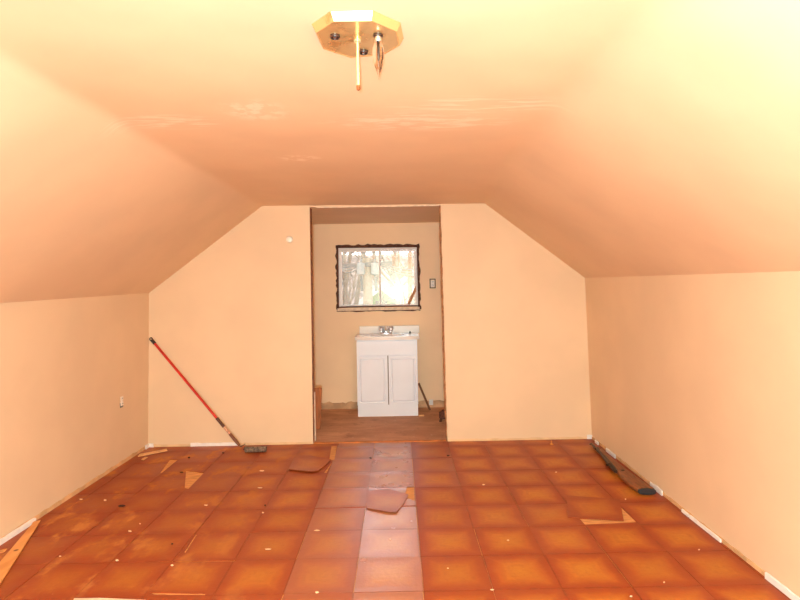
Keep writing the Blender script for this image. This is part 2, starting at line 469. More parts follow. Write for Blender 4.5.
foot_strip('trim_17', (xr0-.045, YB-.007, 0), (xr0, YB-.007, 0), (0, -1, 0), .03, .04, m_white, 40, th=.006)
m_base_alc = mat('bare_board_strip', (214, 168, 126), .9, var=.25, scale=8)
foot_strip('trim_18', (AX0, YA, 0), (AX1, YA, 0), (0, -1, 0), .05, .09, m_base_alc, 41, th=.01)
# threshold: ragged raw wood along the mouth of the alcove
foot_strip('trim_19', (OL, YB+.03, -.003), (OR+.03, YB+.03, -.003), (0, -1, 0), .006, .014, mat('threshold_wood', (196, 120, 60), .8, var=.3), 43, th=.03)

# ------------------------------------------------------------------ window
m_frame = mat('white_window_frame', (236, 226, 216), .5, var=.05)
g = NT('window_glass'); g.n.remove(g.b)
tr_ = g.add('ShaderNodeBsdfTransparent'); gl = g.add('ShaderNodeBsdfGlossy'); gl.inputs['Roughness'].default_value = .02
mx = g.add('ShaderNodeMixShader'); mx.inputs[0].default_value = .06
g.link(tr_.outputs[0], mx.inputs[1]); g.link(gl.outputs[0], mx.inputs[2]); g.link(mx.outputs[0], g.n['Material Output'].inputs[0]); m_glass = g.m

def frame_ring(bm, x0, x1, z0, z1, y0, y1, w, wb=None, wt=None):
    wb = wb or w; wt = wt or w
    box(bm, (x0, y0, z0), (x0+w, y1, z1)); box(bm, (x1-w, y0, z0), (x1, y1, z1))
    box(bm, (x0+w, y0, z0), (x1-w, y1, z0+wb)); box(bm, (x0+w, y0, z1-wt), (x1-w, y1, z1))
bm = bmesh.new(); frame_ring(bm, WX0, WX1, WZ0, WZ1, YA+.015, YA+.10, .022, .012, .030)
win = struct(finish('window_1', bm, m_frame, bevel=.002))
bm = bmesh.new()
xm = at(379.5, 280, Y=YA).x
frame_ring(bm, WX0+.024, xm+.012, WZ0+.014, WZ1-.032, YA+.052, YA+.07, .016)
o = finish('window_sash', bm, m_frame, win, bevel=.002)
bm = bmesh.new(); frame_ring(bm, xm-.008, WX1-.024, WZ0+.014, WZ1-.032, YA+.074, YA+.092, .016)
finish('window_sash', bm, m_frame, win, bevel=.002)
bm = bmesh.new(); box(bm, (WX0+.04, YA+.060, WZ0+.03), (xm-.004, YA+.063, WZ1-.048)); finish('window_pane', bm, m_glass, win)
bm = bmesh.new(); box(bm, (xm+.008, YA+.082, WZ0+.03), (WX1-.04, YA+.085, WZ1-.048)); finish('window_pane', bm, m_glass, win)
bm = bmesh.new(); box(bm, (WX0, YA+.002, WZ0+.000), (WX1, YA+.05, WZ0+.014)); finish('window_track', bm, m_darkwood, win)
# ragged dark edge round it
def ragged(bm, a, b, w0_, w1_, perp, seed, y0, y1):
    rg = random.Random(seed); a, b = Vector(a), Vector(b); N = 26; q = []
    for k in range(N+1):
        p = a.lerp(b, k/N); w = lerp(w0_, w1_, rg.random()**1.3)
        q.append((p, p+Vector(perp)*w))
    vs = [[bm.verts.new((p.x, y, p.z)) for p in (s, t) for y in (y0, y1)] for s, t in q]
    for s, t in zip(vs, vs[1:]):
        for i, j in ((0, 1), (1, 3), (3, 2), (2, 0)): bm.faces.new((s[i], s[j], t[j], t[i]))
    bm.faces.new([vs[0][i] for i in (0, 1, 3, 2)]); bm.faces.new([vs[-1][i] for i in (0, 1, 3, 2)])
bm = bmesh.new(); y0, y1 = YA-.008, YA+.014
ragged(bm, (WX0+.004, 0, WZ0-.03), (WX0+.008, 0, WZ1+.02), .018, .036, (-1, 0, 0), 1, y0, y1)
ragged(bm, (WX1-.004, 0, WZ0-.03), (WX1-.008, 0, WZ1+.02), .02, .036, (1, 0, 0), 2, y0, y1)
ragged(bm, (WX0-.02, 0, WZ1-.006), (WX1+.02, 0, WZ1-.012), .026, .044, (0, 0, 1), 3, y0, y1)
ragged(bm, (WX0-.02, 0, WZ0-.034), (WX1+.02, 0, WZ0-.034), .006, .016, (0, 0, -1), 4, y0, y1)
struct(finish('trim_20', bm, m_darkwood))
bm = bmesh.new(); box(bm, (WX0-.012, YA-.016, WZ0-.034), (WX1+.012, YA+.016, WZ0-.004)); struct(finish('trim_21', bm, m_pale, bevel=.003))

# brown stick in the lower right corner of the window
bm = bmesh.new()
a = at(408.5, 304.5, Y=YA+.04); b = at(417, 286, Y=YA+.04); d = (b-a).normalized(); s = Vector((d.z, 0, -d.x))*.014
prism(bm, [a-s, a+s, b+s, b-s], (0, .012, 0))
tag(finish('wooden_stick', bm, mat('brown_stick', (196, 132, 88), .7), bevel=.002), 'brown wooden stick leaning across the lower right corner of the window', 'stick')

# ------------------------------------------------------------------ outdoors
gz = -3.6
def bare_tree(bm, base, h, r, rg, lvl=0, d=None):
    d = d or Vector((rg.uniform(-.08, .08), rg.uniform(-.08, .08), 1)).normalized()
    n = 5; pts = [Vector(base)]; dd = d.copy()
    for k in range(n):
        dd = (dd+Vector((rg.uniform(-.12, .12), rg.uniform(-.12, .12), rg.uniform(0, .08)))).normalized(); pts.append(pts[-1]+dd*h/n)
    tube(bm, pts, [r*(1-.75*k/n) for k in range(n+1)], 6 if lvl < 2 else 4)
    if lvl < 3:
        for k in range((9, 6, 4)[lvl]):
            i = rg.randint(2 if lvl == 0 else 1, n); t = rg.uniform(0, 1); p = pts[i-1].lerp(pts[i], t)
            az = rg.uniform(0, 2*PI); nd = (dd*.6+Vector((math.cos(az), math.sin(az), rg.uniform(-.1, .7)))).normalized()
            bare_tree(bm, p, h*rg.uniform(.3, .5), r*(1-.75*(i-1+t)/n)*.55, rg, lvl+1, nd)
m_bark = mat('grey_bark', (96, 88, 80), .9, var=.25, scale=3); m_bark2 = mat('brown_bark', (124, 82, 58), .9, var=.2, scale=3)
specs = [(345, 18, 10, .12, 'slim grey bare tree at the left edge of the window view', 0), (353, 37, 15, .2, 'grey bare tree far behind, just left of the utility pole', 0),
         (384, 42, 16, .2, 'grey bare tree just right of the utility pole', 0), (396, 35, 15, .22, 'brown bare tree above the green gable', 1),
         (403, 19, 10, .12, 'brown bare tree right of the green gable, second from the window edge', 1), (411, 17, 9, .12, 'grey bare tree at the right edge of the window view', 0),
         (340, 47, 17, .25, 'farthest grey bare tree low at the left of the window', 0), (390, 52, 18, .28, 'farthest grey bare tree behind the house gable', 0)]
for i, (px, Y, h, r, lab, k) in enumerate(specs):
    rg = random.Random(50+i); b = at(px, 300, Y=Y); bm = bmesh.new(); bare_tree(bm, (b.x, Y, gz), h, r, rg)
    tag(finish('bare_tree', bm, m_bark2 if k else m_bark, smooth=True), lab+' outside', 'tree', 'bare trees outside the window')
# utility pole
Yp = 13.0; q = Yp/F
c = at(367.5, 280, Y=Yp)
up = thing('utility_pole', 'pale utility pole with crossarm and two transformers outside the window', 'utility pole', (c.x, Yp, gz))
def loc(o, bm):       # geometry given in world space, moved under its thing
    bmesh.ops.translate(bm, verts=bm.verts, vec=-o.location); return bm
m_pole = mat('pale_pole', (122, 112, 96), .9, var=.1); m_gal = mat('light_grey_metal', (104, 106, 102), .6, var=.08); m_dkg = mat('grey_metal', (62, 66, 66), .6)
bm = bmesh.new(); zt = at(367.5, 258, Y=Yp).z; tube(bm, [(c.x, Yp, gz), (c.x, Yp, zt)], [.15, .11], 14); finish('pole', loc(up, bm), m_pole, up, smooth='auto')
ca = at(344, 266, Y=Yp-.16); cb = at(392, 263, Y=Yp-.16)
bm = bmesh.new(); prism(bm, [ca+Vector((0, 0, -.05)), cb+Vector((0, 0, -.05)), cb+Vector((0, 0, .05)), ca+Vector((0, 0, .05))], (0, .09, 0)); finish('crossarm', loc(up, bm), m_dkg, up, bevel=.005)
for px in (361, 375):
    b = at(px, 270, Y=Yp-.14)
    bm = bmesh.new(); lathe(bm, [(.02, .17), (.09, .16), (.10, .12), (.10, -.10), (.07, -.12)], b, 16); tr1 = finish('transformer', loc(up, bm), m_gal, up, smooth='auto')
    bm = bmesh.new(); lathe(bm, [(.02, .26), (.03, .22), (.018, .19), (.03, .17)], b, 10); finish('insulator', loc(up, bm), m_gal, tr1, smooth='auto')
    bm = bmesh.new(); tube(bm, [b+Vector((0, 0, -.12)), b+Vector((.02, 0, -.5))], .03, 8); finish('conduit', loc(up, bm), m_dkg, up)
for k in range(3):
    a = at(340-k, 268-k*3, Y=Yp+9); mid = at(366, 261-k*2, Y=Yp-.12); b = at(424, 275-k*3, Y=Yp+6)
    bm = bmesh.new(); pts = [a.lerp(mid, t/8)+Vector((0, 0, -.9*(t/8)*(1-t/8))) for t in range(9)]+[mid.lerp(b, t/8)+Vector((0, 0, -.5*(t/8)*(1-t/8))) for t in range(1, 9)]
    tube(bm, pts, .016, 6)
    tag(finish('power_line', bm, m_dkg), 'dark power line strung over the crossarm outside, %s of three' % ('lowest', 'middle', 'highest')[k], 'cable', 'power lines')
# house
Yh = 24.0
pk = at(381, 286, Y=Yh); sl = .74
hs = thing('neighbour_house', 'green gabled house with white roof edge seen low in the window', 'house', (pk.x, Yh, gz))
W = 3.6; D = 7
bm = bmesh.new(); prism(bm, [(pk.x-W, Yh, gz), (pk.x+W, Yh, gz), (pk.x+W, Yh, pk.z-W*sl), (pk.x, Yh, pk.z), (pk.x-W, Yh, pk.z-W*sl)], (0, D, 0)); finish('wall', loc(hs, bm), mat('pale_green_siding', (84, 116, 74), .8, var=.1), hs)
bm = bmesh.new()
for s in (-1, 1):
    prism(bm, [(pk.x, Yh-.3, pk.z+.02), (pk.x+s*(W+.4), Yh-.3, pk.z-(W+.4)*sl+.02), (pk.x+s*(W+.4), Yh-.3, pk.z-(W+.4)*sl+.14), (pk.x, Yh-.3, pk.z+.14)], (0, D+.6, 0))
finish('roof', loc(hs, bm), mat('grey_shingle', (100, 94, 90), .9), hs)
bm = bmesh.new()
for s in (-1, 1):
    prism(bm, [(pk.x, Yh-.36, pk.z-.18), (pk.x+s*(W+.4), Yh-.36, pk.z-(W+.4)*sl-.18), (pk.x+s*(W+.4), Yh-.36, pk.z-(W+.4)*sl+.12), (pk.x, Yh-.36, pk.z+.12)], (0, .05, 0))
finish('fascia', loc(hs, bm), mat('white_fascia', (160, 158, 152), .6), hs)
bm = bmesh.new(); box(bm, (pk.x-.25, Yh-.04, pk.z-1.15), (pk.x+.25, Yh, pk.z-.65)); finish('vent', loc(hs, bm), m_dkg, hs)
bm = bmesh.new(); hv = []
for j in range(25):
    yy = YA+1.5+j*5; row = []
    for i in range(41):
        xx = -70+i*3.5; h = 9.3*min(1, max(0, (yy-38)/34))**1.3
        row.append(bm.verts.new((xx, yy, gz+h*(1+.10*noise.noise(Vector((xx*.06, yy*.03, 2)))+.06*noise.noise(Vector((xx*.4, yy*.2, 5)))))))
    hv.append(row)
for a, b in zip(hv, hv[1:]):
    for k in range(40): bm.faces.new((a[k], b[k], b[k+1], a[k+1]))
struct(finish('ground', bm, mat('wooded_hillside', (116, 104, 98), .95, var=.45, scale=.8), smooth=True))

# ------------------------------------------------------------------ vanity
VZ = .0
fy = at(388, 416.3, Z=0).y
x0 = at(357.0, 380, Y=fy).x; x1 = at(418, 380, Y=fy).x
van = thing('vanity_cabinet', 'white two-door bathroom vanity with sink top under the window', 'vanity', ((x0+x1)/2, fy, 0))
m_cab = mat('white_thermofoil', (236, 238, 246), .3, var=.02, scale=4); m_top = mat('cultured_marble', (240, 230, 222), .18, var=.05, scale=6)
m_chrome = mat('chrome', (240, 242, 245), .28, metal=1, var=.03)
m_cab_in = mat('door_gap_shadowless', (214, 204, 198), .4, var=.02)
VH = at(388, 339.5, Y=fy).z
bk = YA-.012
bm = bmesh.new(); box(bm, (x0+.004, fy, .0), (x1-.004, bk, VH)); finish('body', loc(van, bm), m_cab, van, bevel=.002)
def panel_door(xa, xb, za, zb, name, raised=True):
    bm = bmesh.new(); box(bm, (xa, fy-.018, za), (xb, fy-.001, zb))
    if raised:
        # routed groove and raised field
        ff = [f for f in bm.faces if f.calc_center_median().y < fy-.017][0]
        r = bmesh.ops.inset_individual(bm, faces=[ff], thickness=.036, depth=0)
        r = bmesh.ops.inset_individual(bm, faces=[ff], thickness=.005, depth=-.010)
        r = bmesh.ops.inset_individual(bm, faces=[ff], thickness=.006, depth=0)
        r = bmesh.ops.inset_individual(bm, faces=[ff], thickness=.014, depth=.009)
    return finish(name, loc(van, bm), m_cab, van, bevel=.0015)
zd0 = at(388, 404.5, Y=fy).z; zd1 = at(388, 355.5, Y=fy).z; xm_ = at(388.3, 380, Y=fy).x
panel_door(x0+.002, xm_-.005, zd0, zd1, 'door'); panel_door(xm_+.005, x1-.002, zd0, zd1, 'door')
panel_door(x0+.002, x1-.002, zd1+.008, VH-.012, 'drawer_front', False)
bm = bmesh.new(); box(bm, (xm_-.0045, fy-.0012, zd0), (xm_+.0045, fy-.0002, zd1)); finish('door_gap_shade', loc(van, bm), mat('painted_gap_shade', (120, 104, 94), .8), van)  # dark strip painting in the shade between the two doors
# top with a basin
bm = bmesh.new(); tz = VH+.032; xa, xb, ya, yb = x0-.012, x1+.022, fy-.03, bk
seg = 32; cx_, cy_ = (x0+x1)/2-.0, (ya+yb)/2-.01
outer = []
corners = [(xb, yb), (xa, yb), (xa, ya), (xb, ya)]
ring = []; outr = []
for k in range(seg):
    a = 2*PI*(k+.5)/seg; ring.append((cx_+.19*math.cos(a), cy_+.115*math.sin(a)))
    dx, dy = math.cos(a), math.sin(a); t = min((xb-cx_)/dx if dx > 0 else (xa-cx_)/dx, (yb-cy_)/dy if dy > 0 else (ya-cy_)/dy)
    outr.append((cx_+dx*t, cy_+dy*t))
def rg3(l, z, s=1): return [bm.verts.new((cx_+(x-cx_)*s, cy_+(y-cy_)*s, z)) for x, y in l]
rings = [rg3(outr, tz-.034), rg3(outr, tz), rg3(ring, tz), rg3(ring, tz-.05, .9), rg3(ring, tz-.1, .6), rg3(ring, tz-.115, .12)]
for a, b in zip(rings, rings[1:]):
    for k in range(seg): bm.faces.new((a[k], a[(k+1) % seg], b[(k+1) % seg], b[k]))
bm.faces.new(rings[-1])
finish('sink_top', loc(van, bm), m_top, van, smooth='auto')
bs0 = at(359.5, 330, Y=YA-.02).x; bs1 = at(419.3, 330, Y=YA-.02).x; bz = at(388, 325.8, Y=YA-.02).z
bm = bmesh.new(); box(bm, (bs0, YA-.03, tz), (bs1, YA-.004, bz)); finish('backsplash', loc(van, bm), m_top, van, bevel=.003)
fx = at(386, 330, Y=YA-.07).x; fyy = YA-.075
bm = bmesh.new(); lathe(bm, [(.07, 0), (.07, .012), (.05, .022)], (fx, fyy, tz), 28)
for v in bm.verts: v.co.y = fyy+(v.co.y-fyy)*.42
fau = finish('faucet', loc(van, bm), m_chrome, van, smooth='auto')
bm = bmesh.new(); tube(bm, [(fx, fyy, tz+.02), (fx, fyy, tz+.055), (fx, fyy-.03, tz+.070), (fx, fyy-.085, tz+.058), (fx, fyy-.095, tz+.042)], [.016, .016, .015, .013, .012], 14); finish('spout', loc(van, bm), m_chrome, fau, smooth='auto')
for s in (-1, 1):
    bm = bmesh.new(); lathe(bm, [(.014, .018), (.014, .03), (.028, .036), (.031, .066), (.022, .078)], (fx+s*.05, fyy, tz), 16); finish('faucet_handle', loc(van, bm), m_chrome, fau, smooth='auto')
# dark bits on the vanity top
a = at(410, 332.5, Y=YA-.05)
bm = bmesh.new(); lathe(bm, [(.012, 0), (.012, .006), (.006, .009), (.006, .022)], (a.x, a.y, tz), 12)
tag(finish('drain_stopper', bm, m_dkg, smooth='auto'), 'small dark metal stopper on the right end of the vanity top', 'stopper')

# stick leaning on the vanity
bm = bmesh.new(); a = at(430, 410, Z=.012); b = at(418.7, 383.5, Y=a.y-.02); b.x = max(b.x, x1+.010)
b.y = a.y-.01
d = (b-a).normalized(); s = d.cross(Vector((0, 1, 0))).normalized()*.011
prism(bm, [a-s, a+s, b+s, b-s], (0, .016, 0))
tag(finish('wooden_lath', bm, mat('dark_brown_lath', (128, 82, 50), .8), bevel=.002), 'thin brown lath leaning against the right side of the white vanity', 'stick')
bm = bmesh.new(); a = at(418.5, 416, Z=0); box(bm, (x1+.002, a.y-.02, .0005), (at(424, 416, Z=0).x, a.y+.02, .012))
tag(finish('wood_scrap', bm, m_scrap, bevel=.002), 'tiny pale wood scrap on the plywood at the foot of the vanity', 'scrap')
# small white plate low on the alcove wall
a = at(431, 402, Y=YA)
bm = bmesh.new(); box(bm, (a.x-.022, YA-.017, a.z-.03), (a.x+.022, YA-.0105, a.z+.03))
tag(finish('wall_plate', bm, m_white, bevel=.003), 'small white plate low on the alcove wall right of the vanity', 'wall plate')

# board standing behind the left jamb
a = at(321.5, 388, Y=5.15)
bm = bmesh.new(); pa = at(313, 420, Y=5.15)
prism(bm, [(a.x-.16, 5.15, 0), (a.x-.018, 5.15, 0), (a.x, 5.15, a.z), (a.x-.16, 5.15, a.z)], (0, .022, 0))
tag(finish('plywood_board', bm, mat('reddish_plywood', (178, 104, 58), .75, var=.2, scale=8, stretch=(8, 8, 1)), bevel=.002), 'reddish-brown board standing on end just inside the left edge of the alcove', 'board')
# broken dark wood by the right jamb
rub = [((446, 403), (439.5, 402), .07), ((444, 409), (440.5, 421), .03)]
px_ = at(441, 421, Z=0)
bm = bmesh.new()
a = at(439, 404, Y=5.3); b = at(447, 409, Y=5.3)
prism(bm, [(a.x, 5.3, a.z-.06), (a.x+.20, 5.3, a.z-.10), (a.x+.20, 5.3, a.z-.01), (a.x+.04, 5.3, a.z+.02), (a.x, 5.3, a.z-.005)], (0, .03, 0))
low = min(v.co.z for v in bm.verts)
for v in bm.verts: v.co.z += -low if low > 0 else 0
tag(finish('broken_board', bm, m_darkwood, bevel=.002), 'dark broken board end lying just inside the right edge of the alcove', 'board')
bm = bmesh.new(); a = at(440.5, 421, Z=.01); b = at(444, 410, Z=.01); s = Vector((.012, 0, 0))
prism(bm, [a-s, a+s, b+s, b-s], (0, 0, .012))
for v in bm.verts: v.co.z -= .0095
tag(finish('wood_splinter', bm, m_darkwood), 'dark wood splinter on the plywood before the broken board', 'splinter')

# ------------------------------------------------------------------ wall fittings
m_plate = mat('white_plastic', (244, 232, 216), .35, var=.03)
m_dark = mat('dark_slot', (40, 30, 26), .6)
a = at(432.6, 283.5, Y=YA)
ob = thing('open_outlet', 'electrical outlet without its cover plate on the alcove wall right of the window', 'outlet', (a.x, YA, a.z))
bm = bmesh.new(); frame_ring(bm, a.x-.032, a.x+.032, a.z-.052, a.z+.052, YA-.006, YA-.001, .009); finish('box_rim', loc(ob, bm), m_dark, ob)
bm = bmesh.new(); box(bm, (a.x-.019, YA-.014, a.z-.038), (a.x+.019, YA-.001, a.z+.034)); rc = finish('receptacle', loc(ob, bm), m_plate, ob, bevel=.003)
for s in (-1, 1):
    for t in (-1, 1):
        bm = bmesh.new(); box(bm, (a.x+t*.006-.0015, YA-.0155, a.z+s*.018-.006), (a.x+t*.006+.0015, YA-.0142, a.z+s*.018+.006)); finish('slot', loc(ob, bm), m_dark, rc)
a = at(121, 401, X=XL)
ob = thing('wall_outlet', 'white duplex outlet without a cover plate low on the left wall', 'outlet', (XL, a.y, a.z))
X = XL+.001
bm = bmesh.new(); box(bm, (X, a.y-.024, a.z-.05), (X+.003, a.y+.024, a.z+.05)); finish('strap', loc(ob, bm), m_gal, ob)
bm = bmesh.new()
for s in (-1, 1): box(bm, (X+.003, a.y-.017, a.z+s*.02-.015), (X+.010, a.y+.017, a.z+s*.02+.015))
box(bm, (X+.003, a.y-.012, a.z-.02), (X+.008, a.y+.012, a.z+.02)); rc = finish('receptacle', loc(ob, bm), m_plate, ob, bevel=.002)
for s in (-1, 1):
    for t in (-1, 1):
        bm = bmesh.new(); box(bm, (X+.0101, a.y+t*.006-.0014, a.z+s*.02-.005), (X+.0112, a.y+t*.006+.0014, a.z+s*.02+.005)); finish('slot', loc(ob, bm), m_dark, rc)
a = at(289.5, 239.5, Y=YB)
bm = bmesh.new(); lathe(bm, [(.028, 0), (.028, .006), (.024, .012), (.010, .016)], (a.x, YB-.0005, a.z), 28, Vector((0, -1, 0)))
tag(finish('blank_cover', bm, m_plate, smooth='auto'), 'small round white cap on the wall left of the alcove', 'wall cap')

# ------------------------------------------------------------------ ceiling fixture
zf = ZC
def tilt_ceiling(x, y): return ZC
rimpx = [(333.75, 21.4), (371.4, 20.7), (396.8, 31.5), (399.9, 45.2), (383.6, 54.8), (350.4, 57.8), (323.3, 49), (316.3, 32.9)]
zb_ = ZC-.024
rim = [at(x, y, Z=zb_) for x, y in rimpx]
fc = sum((Vector(p) for p in rim), Vector())/8
R0 = sum((Vector((p.x, p.y))-Vector((fc.x, fc.y))).length for p in rim)/8
fix = thing('ceiling_light', 'octagonal brass ceiling light with its glass missing and one candle bulb', 'ceiling light', (fc.x, fc.y, ZC))
t = NT('polished_brass')
n_ = t.step(t.noise(9, 6, None, .65), .5, .68)
t.link(t.mix(t.math('MULTIPLY', n_, .7), lin((226, 182, 122)), lin((170, 112, 54))), t.b.inputs['Base Color'])
t.b.inputs['Metallic'].default_value = .62; t.link(t.math('ADD', t.math('MULTIPLY', n_, .15), .2), t.b.inputs['Roughness']); m_brass = t.m
bm = bmesh.new()
ang0 = math.atan2(rim[0].y-fc.y, rim[0].x-fc.x)
sxr = max(p.x for p in rim)-fc.x; syr = fc.y-min(p.y for p in rim)
def octa(z, s): return [bm.verts.new((fc.x+(p.x-fc.x)*s, fc.y+(p.y-fc.y)*s, z)) for p in rim]
O = [octa(ZC+.012, 1.10), octa(ZC-.004, 1.10), octa(ZC-.024, 1.0), octa(ZC-.0245, .975), octa(ZC-.0235, .968)]
for a, b in zip(O, O[1:]):
    for k in range(8): bm.faces.new((a[k], a[(k+1) % 8], b[(k+1) % 8], b[k]))
bm.faces.new(O[-1]); bm.faces.new(O[0][::-1])
finish('canopy', loc(fix, bm), m_brass, fix)
zp = ZC-.0235
rodc = at(357.5, 40, Z=zp)
bm = bmesh.new(); lathe(bm, [(.010, .002), (.010, -.006), (.0045, -.008), (.0045, -.124)], rodc, 14); rod = finish('centre_rod', loc(fix, bm), mat('bright_brass_rod', (250, 232, 180), .2, metal=.7, var=.02), fix, smooth='auto')
bm = bmesh.new(); lathe(bm, [(.0055, -.124), (.0055, -.134), (.003, -.137)], rodc, 12); finish('rod_tip', loc(fix, bm), mat('worn_copper_tip', (150, 84, 44), .5, metal=.4), rod, smooth='auto')
m_soc = mat('brown_bakelite', (58, 34, 26), .3); 
sp = [(335, 35.5), (378, 34.5), (363.5, 51)]
for k, (x, y) in enumerate(sp):
    p = at(x, y, Z=zp)
    bm = bmesh.new(); lathe(bm, [(.013, .002), (.0135, -.003), (.012, -.007), (.009, -.0075), (.008, -.002), (.001, -.002)], p, 20); s_ = finish('socket', loc(fix, bm), m_soc, fix, smooth='auto')
    bm = bmesh.new(); lathe(bm, [(.004, -.002), (.004, -.006), (.001, -.007)], p, 10); finish('contact', loc(fix, bm), m_chrome, s_, smooth='auto')
p = at(378, 34.5, Z=zp)
g = NT('clear_bulb_glass'); g.b.inputs['Transmission Weight'].default_value = 1; g.b.inputs['Roughness'].default_value = .03; g.b.inputs['IOR'].default_value = 1.3
g.b.inputs['Base Color'].default_value = (.98, .93, .88, 1); g.b.inputs['Coat Weight'].default_value = .6
bm = bmesh.new(); lathe(bm, [(.008, -.018), (.012, -.026), (.0155, -.038), (.0165, -.052), (.0150, -.068), (.0105, -.084), (.0055, -.097), (.0022, -.110), (.001, -.119)], p, 24)
bulb = finish('candle_bulb', loc(fix, bm), g.m, fix, smooth='auto')
bm = bmesh.new(); lathe(bm, [(.009, -.004), (.009, -.018), (.0075, -.021)], p, 18); finish('screw_base', loc(fix, bm), m_chrome, bulb, smooth='auto')
bm = bmesh.new(); tube(bm, [p+Vector((0, 0, -.020)), p+Vector((0, 0, -.070))], [.0032, .0018], 8); finish('filament_stem', loc(fix, bm), m_plate, bulb, smooth='auto')

# ------------------------------------------------------------------ paint roller on a pole
rz = .024
A = at(245, 449.5, Z=rz); B = at(265.5, 450, Z=rz); B.y = A.y+.004
bot = at(239.5, 445.5, Y=A.y+.01); top = at(150.5, 338.5, Y=4.61)
rol = thing('paint_roller', 'paint roller on a long red pole leaning in the left corner of the end wall', 'paint roller', (A.x, A.y, 0))
dv = (top-bot); 
def pp(t): return bot+dv*t
bm = bmesh.new(); tube(bm, [pp(.24), pp(.955)], .0105, 14); finish('pole', loc(rol, bm), mat('red_pole', (196, 36, 22), .35, var=.08), rol, smooth='auto')
bm = bmesh.new(); tube(bm, [pp(.95), pp(.985)], .0135, 14)
mj = pp(.985); ax = dv.normalized(); e = ax.cross(Vector((0, 1, 0))).normalized()
tube(bm, [mj+(e*math.cos(a)+ax*(1+math.sin(a)))*.011 for a in [(-.5+2*k/14)*PI for k in range(15)]], .005, 8, cap=False)
finish('end_cap', loc(rol, bm), m_dark, rol, smooth='auto')
bm = bmesh.new(); tube(bm, [pp(.17), pp(.25)], .0125, 14); finish('lower_grip', loc(rol, bm), mat('dark_brown_grip', (82, 40, 20), .5), rol, smooth='auto')
bm = bmesh.new(); tube(bm, [pp(.10), pp(.172)], .0095, 12)
for k in range(7): tube(bm, [pp(.104+k*.009), pp(.107+k*.009)], .0115, 12)
finish('threaded_ferrule', loc(rol, bm), mat('worn_pale_plastic', (206, 150, 118), .5, var=.35, scale=60), rol, smooth='auto')
bm = bmesh.new(); tube(bm, [pp(-.0), pp(.03), pp(.105)], [.009, .013, .012], 12); hd = finish('roller_handle', loc(rol, bm), mat('brown_handle', (112, 60, 24), .5), rol, smooth='auto')
bm = bmesh.new(); 
wz = .07
tube(bm, [pp(.005), pp(-.012), Vector((A.x-.012, A.y+.05, .055)), Vector((A.x-.012, A.y+.03, .03)), Vector((A.x-.012, A.y, rz)), Vector((A.x+.02, A.y, rz))], .0032, 8); finish('wire_frame', loc(rol, bm), m_dkg, rol, smooth='auto')
t = NT('matted_grey_nap'); nz = t.noise(70, 5)
t.link(t.mix(t.step(nz, .3, .7), lin((84, 66, 54)), lin((142, 118, 98))), t.b.inputs['Base Color']); t.b.inputs['Roughness'].default_value = .95; t.bump(nz, .9, .01)
bm = bmesh.new(); ax_ = (B-A).normalized(); Lr = (B-A).length
lathe(bm, [(.012, 0), (.020, .001), (.0235, .008), (.0225, .03), (.0235, Lr*.5), (.0228, Lr-.02), (.0232, Lr-.008), (.020, Lr-.001), (.012, Lr)], A, 28, ax_)
finish('roller_cover', loc(rol, bm), t.m, rol, smooth='auto')

# ------------------------------------------------------------------ old rifle by the right wall
gz0 = .004; gt = .036
def g2(ps, z=.022): return [at(x, y, Z=z) for x, y in ps]
butt = at(647, 490, Z=.02)
rif = thing('rifle', 'old rifle with brown wooden stock lying on the floor along the right wall', 'rifle', (butt.x, butt.y, 0))
m_stock = mat('worn_walnut', (128, 74, 40), .4, var=.3, scale=14, stretch=(5, 1, 5)); m_gun = mat('dark_gunmetal', (62, 44, 34), .35, metal=.6, var=.2); m_rub = mat('black_rubber', (30, 25, 26), .6)
left = [(637.5, 489.6), (630, 484.5), (624, 479), (619.5, 474.5), (614, 467.5), (608.5, 461.2), (603, 454.5), (599.5, 450)]
right = [(601.5, 448.5), (606.5, 453.5), (612, 458.5), (618, 463.2), (626, 469.5), (636, 477), (646, 483.7), (655.5, 489.8)]
pts = g2(left+right, .03)
xmax = XR-.012
for p_ in pts: p_.x = min(p_.x, xmax); p_.z = gz0
bm = bmesh.new(); prism(bm, pts, (0, 0, gt)); o = finish('stock', loc(rif, bm), m_stock, rif, bevel=.012); o.modifiers[0].segments = 4; o.data.polygons.foreach_set('use_smooth', [True]*len(o.data.polygons))
a, b = pts[0].copy(), pts[-1].copy(); d = (b-a).normalized(); nrm = Vector((d.y, -d.x, 0))
if nrm.y > 0: nrm = -nrm
bm = bmesh.new(); N = 24; ring = []
cc = (a+b)/2; hl = (b-a).length/2
for k in range(N):
    t_ = 2*PI*k/N; cs, sn = math.cos(t_), math.sin(t_)
    ring.append(cc+d*hl*math.copysign(abs(cs)**.7, cs)+Vector((0, 0, gz0*.0+gt/2+.020*math.copysign(abs(sn)**.8, sn)))-Vector((0, 0, .0)))
prism(bm, ring, nrm*.016)
for v in bm.verts: v.co.z = max(v.co.z, .001)
finish('butt_pad', loc(rif, bm), m_rub, rif, bevel=.003)
mz = at(591.3, 443.8, Z=.022); rc0 = at(616, 471.5, Z=.03); rc1 = at(603.5, 456.2, Z=.026)
bm = bmesh.new(); tube(bm, [rc1+Vector((0, 0, 0)), mz], [.011, .009], 14); bar = finish('barrel', loc(rif, bm), m_gun, rif, smooth='auto')
bm = bmesh.new(); tube(bm, [rc0, rc0.lerp(rc1, .12), rc0.lerp(rc1, .5), rc1], [.012, .018, .018, .014], 16); finish('receiver', loc(rif, bm), m_gun, rif, smooth='auto')
